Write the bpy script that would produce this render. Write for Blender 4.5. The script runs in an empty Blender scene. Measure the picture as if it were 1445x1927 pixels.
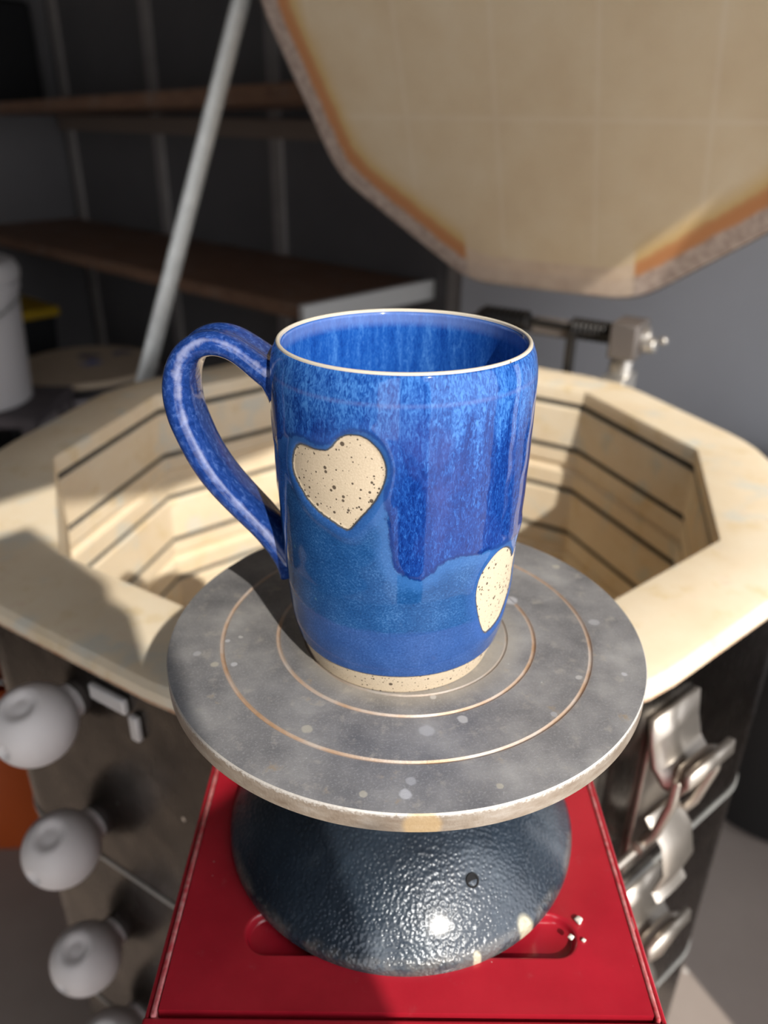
# Pottery studio: glazed mug on a banding wheel, in front of an open top-loading kiln.
# Lengths in this script are decimetres (turntable radius = 1); S turns them into metres.
import bpy, math, random
import numpy as np
from mathutils import Matrix, Vector

S = 0.1
PI = math.pi
scene = bpy.context.scene
COL = scene.collection
random.seed(5)
rng = np.random.default_rng(7)
FLOOR = -9.5

# ------------------------------------------------------------------ mesh helpers
class MB:
    """collects vertices/faces (decimetres) for ONE mesh object"""
    def __init__(self):
        self.v, self.f, self.m = [], [], []
    def add(self, verts, faces, mat=0, M=None):
        o = len(self.v)
        for p in verts:
            p = Vector(p)
            if M is not None: p = M @ p
            self.v.append((p.x, p.y, p.z))
        for q in faces:
            self.f.append(tuple(i + o for i in q)); self.m.append(mat)
        return o
    def box(self, x0, x1, y0, y1, z0, z1, mat=0, M=None):
        v = [(x0,y0,z0),(x1,y0,z0),(x1,y1,z0),(x0,y1,z0),(x0,y0,z1),(x1,y0,z1),(x1,y1,z1),(x0,y1,z1)]
        f = [(0,3,2,1),(4,5,6,7),(0,1,5,4),(1,2,6,5),(2,3,7,6),(3,0,4,7)]
        self.add(v, f, mat, M)
    def lathe(self, prof, n=64, mat=0, M=None, closed=False, mats=None):
        v = []; f = []
        k = len(prof)
        for r, z in prof:
            for i in range(n):
                a = 2*PI*i/n
                v.append((r*math.cos(a), r*math.sin(a), z))
        o = len(self.v)
        self.add(v, [], mat, M)
        rng_ = range(k) if closed else range(k-1)
        for j in rng_:
            j2 = (j+1) % k
            for i in range(n):
                i2 = (i+1) % n
                self.f.append((o+j*n+i, o+j*n+i2, o+j2*n+i2, o+j2*n+i))
                self.m.append(mats[j] if mats else mat)
        if not closed:
            if prof[0][0] > 1e-6:
                self.f.append(tuple(o+i for i in reversed(range(n)))); self.m.append(mats[0] if mats else mat)
            if prof[-1][0] > 1e-6:
                self.f.append(tuple(o+(k-1)*n+i for i in range(n))); self.m.append(mats[-1] if mats else mat)
    def tube(self, pts, r, n=12, mat=0, M=None, flat=None, up=(0,0,1)):
        """swept tube; r radius or (rx, ry) ellipse; flat -> ry along 'up'"""
        pts = [Vector(p) for p in pts]
        rx, ry = (r, r) if not isinstance(r, (tuple, list)) else r
        up = Vector(up)
        v = []; f = []
        k = len(pts)
        prev = None
        for i, p in enumerate(pts):
            t = (pts[min(i+1, k-1)] - pts[max(i-1, 0)]).normalized()
            s = t.cross(up)
            if s.length < 1e-4: s = t.cross(Vector((1, 0, 0)))
            s.normalize()
            if prev is not None and s.dot(prev) < 0: s = -s
            prev = s
            w = s.cross(t).normalized()
            for q in range(n):
                a = 2*PI*q/n
                v.append(tuple(p + s*(rx*math.cos(a)) + w*(ry*math.sin(a))))
        for i in range(k-1):
            for q in range(n):
                q2 = (q+1) % n
                f.append((i*n+q, i*n+q2, (i+1)*n+q2, (i+1)*n+q))
        f.append(tuple(reversed(range(n)))); f.append(tuple((k-1)*n+q for q in range(n)))
        self.add(v, f, mat, M)
    def sphere(self, r, nu=32, nv=20, mat=0, M=None):
        prof = [(max(1e-7, r*math.sin(PI*j/nv)), -r*math.cos(PI*j/nv)) for j in range(nv+1)]
        self.lathe(prof, nu, mat, M)
    def build(self, name, mats, parent=None, smooth=True, bevel=0, loc=None, seg=2, angle=40):
        me = bpy.data.meshes.new(name)
        org = Vector(loc) if loc is not None else Vector((0, 0, 0))
        me.from_pydata([tuple((Vector(p) - org)*S) for p in self.v], [], self.f)
        if not isinstance(mats, (list, tuple)): mats = [mats]
        for m in mats: me.materials.append(m)
        for p, mi in zip(me.polygons, self.m):
            p.material_index = mi; p.use_smooth = smooth
        me.validate(); me.update()
        if smooth:
            try: me.set_sharp_from_angle(angle=math.radians(angle))
            except Exception: pass
        o = bpy.data.objects.new(name, me); COL.objects.link(o)
        o.location = org*S
        if bevel:
            b = o.modifiers.new('bevel', 'BEVEL'); b.width = bevel*S; b.segments = seg
            b.limit_method = 'ANGLE'; b.angle_limit = math.radians(35); b.harden_normals = False
        if parent is not None:
            o.parent = parent
            o.matrix_parent_inverse = Matrix.Translation(-world_loc(parent))
        return o

def world_loc(o):
    v = Vector(o.location)
    p = o.parent
    if p is not None:
        v = o.matrix_parent_inverse.translation + v + world_loc(p)
    return v

def mark(o, label=None, cat=None, group=None, kind=None):
    if label: o['label'] = label
    if cat: o['category'] = cat
    if group: o['group'] = group
    if kind: o['kind'] = kind
    return o

def thing(name, label, cat, loc, group=None):
    o = bpy.data.objects.new(name, None); COL.objects.link(o)
    o.location = Vector(loc)*S
    o.empty_display_size = 0.02
    return mark(o, label, cat, group)

# ------------------------------------------------------------------ material helpers
class NT:
    def __init__(self, name):
        self.mat = bpy.data.materials.new(name); self.mat.use_nodes = True
        self.t = self.mat.node_tree; self.n = self.t.nodes; self.l = self.t.links
        self.bsdf = self.n['Principled BSDF']
    def link(self, a, b): self.l.new(a, b)
    def node(self, typ, **kw):
        x = self.n.new(typ)
        for k, v in kw.items(): setattr(x, k, v)
        return x
    def sock(self, inp, v):
        if hasattr(v, 'is_linked') or isinstance(v, bpy.types.NodeSocket): self.l.new(v, inp)
        elif isinstance(v, (tuple, list)) and len(v) == 3 and inp.type == 'RGBA': inp.default_value = (*v, 1)
        else: inp.default_value = v
    def math(self, op, a, b=0.0, c=0.0, clamp=False):
        x = self.node('ShaderNodeMath', operation=op); x.use_clamp = clamp
        for i, v in enumerate((a, b, c)): self.sock(x.inputs[i], v)
        return x.outputs[0]
    def vmath(self, op, a, b=(0,0,0)):
        x = self.node('ShaderNodeVectorMath', operation=op)
        self.sock(x.inputs[0], a); self.sock(x.inputs[1], b)
        return x
    def step(self, x, lo, hi):
        m = self.node('ShaderNodeMapRange', interpolation_type='SMOOTHSTEP')
        self.sock(m.inputs[0], x)
        m.inputs[1].default_value = lo; m.inputs[2].default_value = hi
        m.inputs[3].default_value = 0; m.inputs[4].default_value = 1
        if lo > hi:
            m.inputs[1].default_value = hi; m.inputs[2].default_value = lo
            m.inputs[3].default_value = 1; m.inputs[4].default_value = 0
        return m.outputs[0]
    def mix(self, fac, a, b):
        x = self.node('ShaderNodeMix', data_type='RGBA')
        self.sock(x.inputs[0], fac); self.sock(x.inputs[6], a); self.sock(x.inputs[7], b)
        return x.outputs[2]
    def coords(self): return self.node('ShaderNodeTexCoord').outputs['Object']
    def attr(self, name, vec=False):
        a = self.node('ShaderNodeAttribute', attribute_name=name)
        return a.outputs['Vector'] if vec else a.outputs['Fac']
    def scale(self, v, s):
        m = self.node('ShaderNodeMapping'); self.link(v, m.inputs[0]); m.inputs[3].default_value = s if isinstance(s, tuple) else (s, s, s)
        return m.outputs[0]
    def noise(self, v, sc, det=3, rough=.55, dist=0.0, out='Fac'):
        x = self.node('ShaderNodeTexNoise'); self.link(v, x.inputs['Vector'])
        x.inputs['Scale'].default_value = sc; x.inputs['Detail'].default_value = det
        x.inputs['Roughness'].default_value = rough; x.inputs['Distortion'].default_value = dist
        return x.outputs[out]
    def voro(self, v, sc, feature='F1', out='Distance', rnd=1.0):
        x = self.node('ShaderNodeTexVoronoi', feature=feature); self.link(v, x.inputs['Vector'])
        x.inputs['Scale'].default_value = sc; x.inputs['Randomness'].default_value = rnd
        return x.outputs[out]
    def specks(self, v, sc, lo=.04, hi=.16, keep=.5):
        """round specks of random size: 1 inside"""
        x = self.node('ShaderNodeTexVoronoi'); self.link(v, x.inputs['Vector']); x.inputs['Scale'].default_value = sc
        sep = self.node('ShaderNodeSeparateColor'); self.link(x.outputs['Color'], sep.inputs[0])
        size = self.math('MULTIPLY_ADD', self.math('POWER', sep.outputs[0], 3.0), hi-lo, lo)
        on = self.math('GREATER_THAN', keep, sep.outputs[1])
        d = self.math('SUBTRACT', size, x.outputs['Distance'])
        return self.math('MULTIPLY', self.step(d, -.01, .03), on)
    def ramp(self, f, stops):
        r = self.node('ShaderNodeValToRGB'); self.link(f, r.inputs[0])
        e = r.color_ramp.elements
        while len(e) < len(stops): e.new(.5)
        for q, (p, c) in zip(e, stops): q.position = p; q.color = (*c, 1)
        return r.outputs[0]
    def bump(self, h, strength=.3, dist=.001, prev=None):
        b = self.node('ShaderNodeBump'); b.inputs['Strength'].default_value = strength; b.inputs['Distance'].default_value = dist
        self.link(h, b.inputs['Height'])
        if prev is not None: self.link(prev, b.inputs['Normal'])
        return b.outputs[0]
    def set(self, **kw):
        names = dict(color='Base Color', rough='Roughness', metal='Metallic', normal='Normal', coat='Coat Weight', coatr='Coat Roughness', spec='Specular IOR Level', sub='Subsurface Weight')
        for k, v in kw.items(): self.sock(self.bsdf.inputs[names[k]], v)
        return self.mat

def simple(name, color, rough=.5, metal=0, noise=0.0, nscale=40, bump=0.0, coat=0.0):
    m = NT(name); c = m.coords()
    if noise:
        f = m.noise(c, nscale, 5, .6)
        a = tuple(max(0, x*(1-noise)) for x in color); b = tuple(min(1, x*(1+noise)) for x in color)
        col = m.ramp(f, [(.3, a), (.7, b)])
        m.set(color=col)
        if bump: m.set(normal=m.bump(f, bump, .002))
    else: m.set(color=color)
    return m.set(rough=rough, metal=metal, coat=coat)

# ------------------------------------------------------------------ room frame
N = Vector((0.67699, 0.73599, 0)); T = Vector((0.73599, -0.67699, 0))   # wall normal / along-wall direction
D_BACK, T_LEFT, T_FRONT = 13.37, -28.64, 5.65
def room(s, n, z): 
    p = T*s + N*n
    return Vector((p.x, p.y, z))
ROT_ROOM = Matrix(((T.x, N.x, 0, 0), (T.y, N.y, 0, 0), (0, 0, 1, 0), (0, 0, 0, 1)))   # (s, n, z) -> world

# materials of the setting
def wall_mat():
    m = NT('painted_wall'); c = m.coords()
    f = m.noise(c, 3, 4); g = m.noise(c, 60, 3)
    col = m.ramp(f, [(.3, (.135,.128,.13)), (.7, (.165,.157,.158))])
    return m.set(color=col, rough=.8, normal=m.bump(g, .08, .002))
M_WALL = wall_mat()
M_CEIL = simple('ceiling_paint', (.25,.24,.23), .9)
def floor_mat():
    m = NT('concrete_floor'); c = m.coords()
    f = m.noise(c, 2.5, 6, .6); g = m.noise(c, 45, 4, .7)
    col = m.mix(m.math('MULTIPLY', g, .45), m.ramp(f, [(.3, (.25,.20,.17)), (.55, (.32,.265,.23)), (.75, (.37,.31,.27))]), (.3,.25,.22))
    col = m.mix(m.specks(c, 22, .03, .12, .35), col, (.6,.56,.52))
    return m.set(color=col, rough=.75, normal=m.bump(g, .15, .002))
M_FLOOR = floor_mat()

def struct(name, mb, mat, **kw):
    return mark(mb.build(name, mat, smooth=False, **kw), kind='structure')

H = 16.5
mb = MB(); mb.box(T_LEFT-1.2, T_FRONT+1.2, -23.2, D_BACK+1.2, FLOOR-1, FLOOR, M=ROT_ROOM); struct('floor', mb, M_FLOOR)
mb = MB(); mb.box(T_FRONT+1.2, 60, -45, 45, FLOOR-1, FLOOR-.05, M=ROT_ROOM); struct('ground', mb, simple('pale_driveway', (.52,.48,.43), .9, 0, .1, 8))
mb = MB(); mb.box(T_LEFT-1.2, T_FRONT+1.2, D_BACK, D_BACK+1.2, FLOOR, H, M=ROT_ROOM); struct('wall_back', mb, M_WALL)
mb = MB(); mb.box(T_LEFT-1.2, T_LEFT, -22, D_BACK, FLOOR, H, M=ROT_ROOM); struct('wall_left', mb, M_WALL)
mb = MB(); mb.box(T_LEFT-1.2, T_FRONT+1.2, -23.2, -22, FLOOR, H, M=ROT_ROOM); struct('wall_right', mb, M_WALL)
mb = MB(); mb.box(T_LEFT-1.2, T_FRONT+1.2, -23.2, D_BACK+1.2, H, H+1, M=ROT_ROOM); struct('ceiling', mb, M_CEIL)
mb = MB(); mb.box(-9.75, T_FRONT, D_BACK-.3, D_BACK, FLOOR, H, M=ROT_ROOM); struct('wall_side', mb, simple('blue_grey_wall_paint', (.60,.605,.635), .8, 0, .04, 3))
# front wall with the open doorway the sun comes through
DOOR0, DOOR1, DOORTOP = -3.95, 4.3, 8.35
BLOCKER0, WIN0, BLOCKERTOP = -6.7, -16.0, 6.9         # sun blocker added in the wide garage opening, in place of an unseen person
LOW0, LOW1, LOWTOP = 8.2, 13.2, 3.5             # low opening added to let fill light reach the back wall
mb = MB()
mb.box(T_FRONT, T_FRONT+1.2, BLOCKER0, DOOR0, FLOOR, BLOCKERTOP, M=ROT_ROOM)  # added blocker, kept in the wall mesh, shades the kiln's left side
mb.box(T_FRONT, T_FRONT+1.2, -22, WIN0, FLOOR, H, M=ROT_ROOM)
mb.box(T_FRONT, T_FRONT+1.2, DOOR1, LOW0, FLOOR, H, M=ROT_ROOM)
mb.box(T_FRONT, T_FRONT+1.2, LOW0, D_BACK, LOWTOP, H, M=ROT_ROOM)
mb.box(T_FRONT, T_FRONT+1.2, LOW0, D_BACK, FLOOR, -5.0, M=ROT_ROOM)
mb.box(T_FRONT, T_FRONT+1.2, WIN0, DOOR1, DOORTOP, H, M=ROT_ROOM)
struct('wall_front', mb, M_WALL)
mb = MB(); mb.box(T_FRONT+.25, T_FRONT+.45, DOOR0, -3.53, FLOOR, 5.9, M=ROT_ROOM); struct('shade_post_1', mb, M_WALL)      # unseen post, added and sized only to cast a shadow
mb = MB(); mb.box(T_FRONT+.25, T_FRONT+.45, -3.53, -3.0, FLOOR, 4.3, M=ROT_ROOM); struct('shade_post_2', mb, M_WALL)       # lower unseen post, added to shade the left of the red box

# ------------------------------------------------------------------ mug
CX, CY = -.035, -.03
def polysd(P, poly):
    """signed distance, negative inside; P (n,2), poly (k,2)"""
    poly = np.asarray(poly, float); n = len(poly)
    d = np.full(len(P), 1e9); ins = np.zeros(len(P), bool)
    for i in range(n):
        a, b = poly[i], poly[(i+1) % n]
        e = b-a; w = P-a
        t = np.clip((w@e)/max(e@e, 1e-12), 0, 1)
        q = w - t[:, None]*e
        d = np.minimum(d, np.hypot(q[:, 0], q[:, 1]))
        c = ((a[1] <= P[:, 1]) != (b[1] <= P[:, 1]))
        with np.errstate(divide='ignore', invalid='ignore'):
            xs = a[0] + (P[:, 1]-a[1])/(b[1]-a[1] if b[1] != a[1] else 1e-12)*(b[0]-a[0])
        ins ^= c & (P[:, 0] < xs)
    return np.where(ins, -d, d)
def smooth_poly(p, it=2):
    p = np.asarray(p, float)
    for _ in range(it):
        q = np.roll(p, -1, 0)
        p = np.stack([.75*p+.25*q, .25*p+.75*q], 1).reshape(-1, 2)
    return p
RM = .465   # radius used to unroll angles into lengths
HEART1 = [(-2.391,.997),(-2.32,1.0),(-2.256,.997),(-2.188,.999),(-2.131,1.005),(-2.093,1.018),(-2.062,1.037),(-2.032,1.055),(-1.99,1.07),(-1.936,1.076),(-1.877,1.076),(-1.826,1.067),(-1.782,1.049),(-1.745,1.029),(-1.719,1.004),(-1.705,.979),(-1.706,.947),(-1.724,.914),(-1.755,.88),(-1.794,.847),(-1.841,.817),(-1.889,.789),(-1.931,.761),(-1.961,.742),(-1.979,.736),(-2.019,.74),(-2.08,.752),(-2.143,.763),(-2.21,.773),(-2.28,.792),(-2.346,.811),(-2.404,.84),(-2.457,.866),(-2.484,.889),(-2.491,.916),(-2.472,.949),(-2.438,.977)]
HEART2 = [(-.418,.488),(-.452,.515),(-.488,.540),(-.571,.570),(-.65,.584),(-.748,.579),(-.826,.555),(-.894,.52),(-.921,.484),(-.928,.444),(-.91,.399),(-.876,.344),(-.823,.284),(-.749,.226),(-.663,.228),(-.559,.236),(-.476,.25),(-.414,.275),(-.347,.305),(-.2,.365),(-.1,.43),(-.06,.5),(-.1,.56),(-.2,.585),(-.3,.565),(-.38,.515)]
HEART3 = [(3.07+(t+2.05)*.80, z*.9+.02) for t, z in HEART1]
DRIP = [(-3.5,.72),(-2.75,.96),(-2.52,1.01),(-2.36,1.03),(-2.198,1.024),(-2.085,1.032),(-1.98,1.09),(-1.829,1.098),(-1.722,1.061),(-1.666,.981),(-1.697,.905),(-1.695,.809),(-1.659,.729),(-1.657,.646),(-1.629,.608),(-1.55,.568),(-1.439,.555),(-1.353,.578),(-1.284,.617),(-1.158,.630),(-.965,.617),(-.791,.612),(-.643,.607),(-.522,.600),(-.254,.57),(.4,.62),(1.2,.52),(2.2,.66),(2.8,.72),(3.5,.72),(3.5,1.8),(-3.5,1.8)]
def unroll(P): return [(t*RM, z) for t, z in P]

OUT = [(0,.386),(.03,.396),(.1,.420),(.16,.434),(.22,.443),(.35,.453),(.5,.462),(.7,.470),(.86,.474),(1.0,.475),(1.1,.476),(1.16,.4755),(1.2,.473),(1.235,.466),(1.26,.457),(1.275,.449)]
def build_mug():
    root = thing('mug', 'blue glazed stoneware mug with speckled cream hearts, standing on the round metal turntable', 'mug', (CX, CY, 0))
    NA = 420
    zs = np.concatenate([np.linspace(0, 1.2, 200), np.linspace(1.206, 1.275, 14)])
    ro = np.interp(zs, [p[0] for p in OUT], [p[1] for p in OUT])
    k = np.array([1, 2, 3, 2, 1])/9.0
    for _ in range(3):
        rs = np.convolve(np.pad(ro, 2, mode='edge'), k, 'valid'); rs[0] = ro[0]; rs[-1] = ro[-1]; ro = rs
    rings = [(0.0001, .028, 0, 1)] + [(r, .028, 0, 1) for r in (.15, .28, .30)] + [(.315, .02, 0, 1), (.33, .0, 0, 1), (.36, -.0, 0, 1)]
    rings += [(r, z, 0, 0) for r, z in zip(ro, zs)]
    # lip
    for a in np.linspace(-20, 200, 13):
        rings.append((.4425 + .0075*math.cos(math.radians(a)), 1.2765 + .0065*math.sin(math.radians(a)), 1.0, 0))
    zi = np.linspace(1.268, .12, 130)
    ri = np.interp(zi, [.12, .2, .5, .9, 1.15, 1.22, 1.268], [.36, .395, .415, .427, .43, .429, .4275])
    rings += [(r, z, -1, 0) for r, z in zip(ri, zi)]
    for a in np.linspace(15, 90, 8):
        rings.append((.32 + .04*math.cos(math.radians(a)), .12 - .05*math.sin(math.radians(a)), -1, 0))
    rings += [(.2, .068, -1, 0), (.0001, .066, -1, 0)]
    R = np.array(rings); nr = len(R)
    th = -PI/2 + np.linspace(-PI, PI, NA, endpoint=False)       # seam at the far side
    TH, RR = np.meshgrid(th, R[:, 0]); _, ZZ = np.meshgrid(th, R[:, 1]); _, KK = np.meshgrid(th, R[:, 2])
    TW = (TH + PI) % (2*PI) - PI
    P = np.stack([(TW*RM).ravel(), ZZ.ravel()], 1)
    per = 2*PI*RM
    hs = np.full(len(P), 9.0)
    for h in (HEART1, HEART2, HEART3):
        q = smooth_poly(unroll(h), 2)
        for sh in (-per, 0, per):
            hs = np.minimum(hs, polysd(P + [sh, 0], q))
    ds = -polysd(P, smooth_poly(unroll(DRIP), 2))
    outer = (KK.ravel() == 0) & (R[:, 3][:, None].repeat(NA, 1).ravel() == 0)
    hs = np.where(outer, hs, 1.0); ds = np.where(outer, ds, .5)
    bot = ZZ.ravel() - (.096 + .004*np.sin(TH.ravel()*3))
    hsb = np.minimum(hs, np.where(outer, bot, np.where(KK.ravel() == 0, -1, 1.0)))
    # relief: clay lies below the glaze, glaze roll is thickest just outside its edge, throwing lines
    g = np.clip((hsb+.001)/.012, 0, 1); g = g*g*(3-2*g)
    roll = np.exp(-((hs-.03)/.022)**2)*(hs > 0)
    dst = np.clip((ds+.004)/.02, 0, 1)
    dr = np.where(outer, .0055*g + .0035*roll + .0022*dst + .0004*np.sin(ZZ.ravel()*46+1.5*np.sin(TH.ravel()))*(ZZ.ravel() > .05) - .0055, 0)
    wob = np.where(np.abs(RR.ravel()) > .2, .0035*np.sin(TH.ravel()*2+.6)*np.clip(ZZ.ravel(), 0, 1.3), 0)
    rr = RR.ravel() + dr + wob
    V = np.stack([rr*np.cos(TH.ravel()), rr*np.sin(TH.ravel()), ZZ.ravel()], 1)
    F = []
    for j in range(nr-1):
        b0, b1 = j*NA, (j+1)*NA
        for i in range(NA):
            i2 = (i+1) % NA
            F.append((b0+i, b0+i2, b1+i2, b1+i))
    me = bpy.data.meshes.new('body'); me.from_pydata((V*S).tolist(), [], F)
    me.polygons.foreach_set('use_smooth', [True]*len(me.polygons))
    def at(name, arr):
        a = me.attributes.new(name, 'FLOAT', 'POINT'); a.data.foreach_set('value', np.asarray(arr, np.float32))
    at('heart_distance', hsb); at('drip_distance', ds); at('lip', KK.ravel()); at('height', ZZ.ravel())
    at('raw_heart', hs)
    a = me.attributes.new('unrolled', 'FLOAT_VECTOR', 'POINT')
    # two noise coordinates: unrolled angle (seam at the far side) and height
    a.data.foreach_set('vector', np.stack([TH.ravel()*RM, ZZ.ravel(), KK.ravel()*3.0], 1).astype(np.float32).ravel())
    me.materials.append(mug_mat()); me.update()
    o = bpy.data.objects.new('body', me); COL.objects.link(o); o.parent = root
    # handle -------------------------------------------------------
    HC = [(.43,1.10),(.475,1.135),(.52,1.168),(.571,1.206),(.625,1.236),(.684,1.247),(.741,1.234),(.788,1.197),(.82,1.137),(.834,1.066),(.83,.985),(.809,.905),(.767,.798),(.709,.699),(.632,.604),(.553,.516),(.501,.447),(.455,.372),(.43,.32)]
    HC = np.array(HC)
    tt = np.arange(len(HC)); te = np.linspace(0, len(HC)-1, 150)
    def cub(y):
        out = np.zeros_like(te)
        for q, x in enumerate(te):
            i = min(int(x), len(y)-2); f = x-i
            p0, p1, p2, p3 = y[max(i-1, 0)], y[i], y[i+1], y[min(i+2, len(y)-1)]
            out[q] = .5*((2*p1)+(-p0+p2)*f+(2*p0-5*p1+4*p2-p3)*f*f+(-p0+3*p1-3*p2+p3)*f**3)
        return out
    pr, pz = cub(HC[:, 0]), cub(HC[:, 1])
    for _ in range(4):
        kk = np.array([1, 2, 1])/4
        a_, b_ = np.convolve(np.pad(pr, 1, mode='edge'), kk, 'valid'), np.convolve(np.pad(pz, 1, mode='edge'), kk, 'valid')
        pr, pz = a_, b_
    u = np.linspace(0, 1, 150)
    thick = np.interp(u, [0, .06, .18, .35, .5, .7, .9, 1], [.082, .055, .047, .053, .062, .060, .052, .062])
    width = np.interp(u, [0, .06, .2, .4, .6, .85, .95, 1], [.165, .13, .118, .118, .115, .105, .11, .13])
    ph = math.radians(174); rad = np.array([math.cos(ph), math.sin(ph), 0]); tan = np.array([-math.sin(ph), math.cos(ph), 0])
    NS = 64; V = []; ridge = []; along = []
    for i in range(150):
        i0, i1 = max(i-1, 0), min(i+1, 149)
        t = np.array([pr[i1]-pr[i0], pz[i1]-pz[i0]]); t /= np.linalg.norm(t)
        nrm = np.array([-t[1], t[0]])                       # outward side of the loop
        if i == 0 or True:
            pass
        for q in range(NS):
            a = 2*PI*q/NS
            ca, sa = math.cos(a), math.sin(a)
            e = 2/2.5
            x = math.copysign(abs(ca)**e, ca)*width[i]
            y = math.copysign(abs(sa)**e, sa)*thick[i]
            if sa > 0: y -= .016*math.exp(-(x/(width[i]*.42))**2)*min(1, u[i]*12)*min(1, (1-u[i])*12)   # finger groove along the outer face
            c = np.array([0, 0, pz[i]]) + rad*pr[i]
            p = c + tan*x + (rad*nrm[0] + np.array([0, 0, 1])*nrm[1])*y
            V.append(p)
            # glaze breaks pale over the two strap edges
            rc_ = 24 - 44*min(1, max(0, (u[i]-.28)/.2))
            ed = max(0, 1-abs(((math.degrees(a)+180) % 360)-180-rc_)/26) if ca > 0 else max(0, 1-abs(math.degrees(a)-158)/24)
            ridge.append(ed); along.append((u[i]*2.4, x, y))
    F = []
    for i in range(149):
        for q in range(NS):
            q2 = (q+1) % NS
            F.append((i*NS+q, i*NS+q2, (i+1)*NS+q2, (i+1)*NS+q))
    F.append(tuple(range(NS))); F.append(tuple(reversed([149*NS+q for q in range(NS)])))
    me = bpy.data.meshes.new('handle'); me.from_pydata((np.array(V)*S).tolist(), [], F)
    me.polygons.foreach_set('use_smooth', [True]*len(me.polygons))
    a = me.attributes.new('ridge', 'FLOAT', 'POINT'); a.data.foreach_set('value', np.array(ridge, np.float32))
    a = me.attributes.new('unrolled', 'FLOAT_VECTOR', 'POINT'); a.data.foreach_set('vector', np.array(along, np.float32).ravel())
    me.materials.append(handle_mat()); me.update()
    o = bpy.data.objects.new('handle', me); COL.objects.link(o); o.parent = root
    return root

def mug_mat():
    m = NT('blue_glaze')
    uv = m.attr('unrolled', True); hd = m.attr('heart_distance'); dd = m.attr('drip_distance'); lip = m.attr('lip'); z = m.attr('height'); rh = m.attr('raw_heart')
    st = m.scale(uv, (1, .34, 1))
    n_str = m.noise(st, 125, 5, .66, 1.1)              # fine running streaks
    n_str2 = m.noise(m.scale(uv, (1, .17, 1)), 22, 4, .62, .5)    # wider runs
    n_big = m.noise(m.scale(uv, (1, .45, 1)), 3.3, 4, .6, .4)
    n_fine = m.noise(uv, 120, 4, .7)
    n_mid = m.noise(uv, 11, 4, .6)
    # running glaze of the upper part
    f = m.math('ADD', m.math('MULTIPLY', n_str, .82), m.math('MULTIPLY', n_str2, .18))
    band = m.math('ADD', z, m.math('MULTIPLY', m.math('SUBTRACT', n_str2, .5), .55))
    top = m.step(band, .95, 1.16)
    f = m.math('ADD', f, m.math('MULTIPLY', m.math('SUBTRACT', top, .35), .13))
    run = m.ramp(f, [(.34, (.0035,.018,.125)), (.47, (.007,.038,.205)), (.56, (.016,.080,.315)), (.68, (.055,.185,.50))])
    haze = m.math('MULTIPLY', m.step(n_big, .50, .66), m.step(m.math('ABSOLUTE', m.math('SUBTRACT', z, .92)), .42, .1))
    haze = m.math('MULTIPLY', haze, .4)
    run = m.mix(haze, run, (.050,.070,.255))
    # single coat below
    g = m.math('ADD', m.math('MULTIPLY', n_fine, .7), m.math('MULTIPLY', n_mid, .3))
    low = m.ramp(g, [(.35, (.005,.038,.135)), (.52, (.013,.070,.215)), (.68, (.055,.155,.35))])
    lz = m.math('ADD', z, m.math('MULTIPLY', m.math('SUBTRACT', n_mid, .5), .03))
    foot = m.ramp(g, [(.35, (.016,.052,.185)), (.52, (.026,.078,.245)), (.70, (.06,.135,.36))])
    low = m.mix(m.step(lz, .335, .315), low, foot)
    low = m.mix(m.math('MULTIPLY', m.specks(uv, 16, .05, .17, .3), .5), low, (.09,.22,.30))
    # drip edge
    de = m.math('ADD', dd, m.math('MULTIPLY', m.math('SUBTRACT', m.noise(m.scale(uv, (1, .5, 1)), 26, 4, .7), .5), .05))
    body = m.mix(m.step(de, -.004, .006), low, run)
    halo = m.math('MULTIPLY', m.step(de, -.075, -.02), m.step(de, .002, -.006))
    body = m.mix(m.math('MULTIPLY', halo, .5), body, (.035,.13,.36))
    line = m.math('MULTIPLY', m.step(de, -.006, 0.001), m.step(de, .016, .006))
    body = m.mix(m.math('MULTIPLY', line, .7), body, (.003,.02,.13))
    # glaze rolled back around the hearts
    halo2 = m.math('MULTIPLY', m.step(rh, .075, .012), m.step(rh, .0, .014))
    body = m.mix(m.math('MULTIPLY', halo2, .4), body, (.035,.10,.33))
    # throwing line under the rim where the glaze is thin
    tl = m.math('MULTIPLY', m.step(m.math('ABSOLUTE', m.math('SUBTRACT', z, 1.185)), .012, .0), m.math('GREATER_THAN', .5, m.math('ABSOLUTE', lip)))
    body = m.mix(m.math('MULTIPLY', tl, m.math('MULTIPLY', n_mid, .45)), body, (.16,.19,.40))
    # inside
    fin = m.math('ADD', m.math('MULTIPLY', n_str, .5), m.math('MULTIPLY', n_str2, .5))
    ins = m.ramp(fin, [(.36, (.006,.042,.25)), (.50, (.015,.095,.40)), (.64, (.06,.20,.56))])
    ins = m.mix(m.math('MULTIPLY', m.step(z, 1.205, 1.245), .5), ins, (.20,.28,.58))
    inner = m.math('GREATER_THAN', -.5, lip)
    body = m.mix(inner, body, ins)
    # lip: glaze breaks to cream with a toasted line
    lipn = m.math('MULTIPLY', m.step(lip, .25, .75), m.step(m.noise(uv, 9, 4, .6), .16, .34))
    cream = m.mix(m.specks(uv, 45, .05, .25, .5), (.60,.54,.44), (.14,.09,.05))
    body = m.mix(lipn, body, cream)
    # bare clay
    cn = m.noise(uv, 130, 3, .6)
    clay = m.ramp(cn, [(.3, (.50,.405,.29)), (.7, (.585,.485,.355))])
    sp = m.math('MAXIMUM', m.specks(uv, 30, .08, .28, .8), m.math('MAXIMUM', m.specks(uv, 70, .12, .34, .55), m.specks(uv, 48, .11, .30, .7)))
    clay = m.mix(m.math('MULTIPLY', sp, .88), clay, (.045,.030,.022))
    hedge = m.math('ADD', hd, m.math('MULTIPLY', m.math('SUBTRACT', m.noise(uv, 60, 3, .7), .5), .007))
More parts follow.
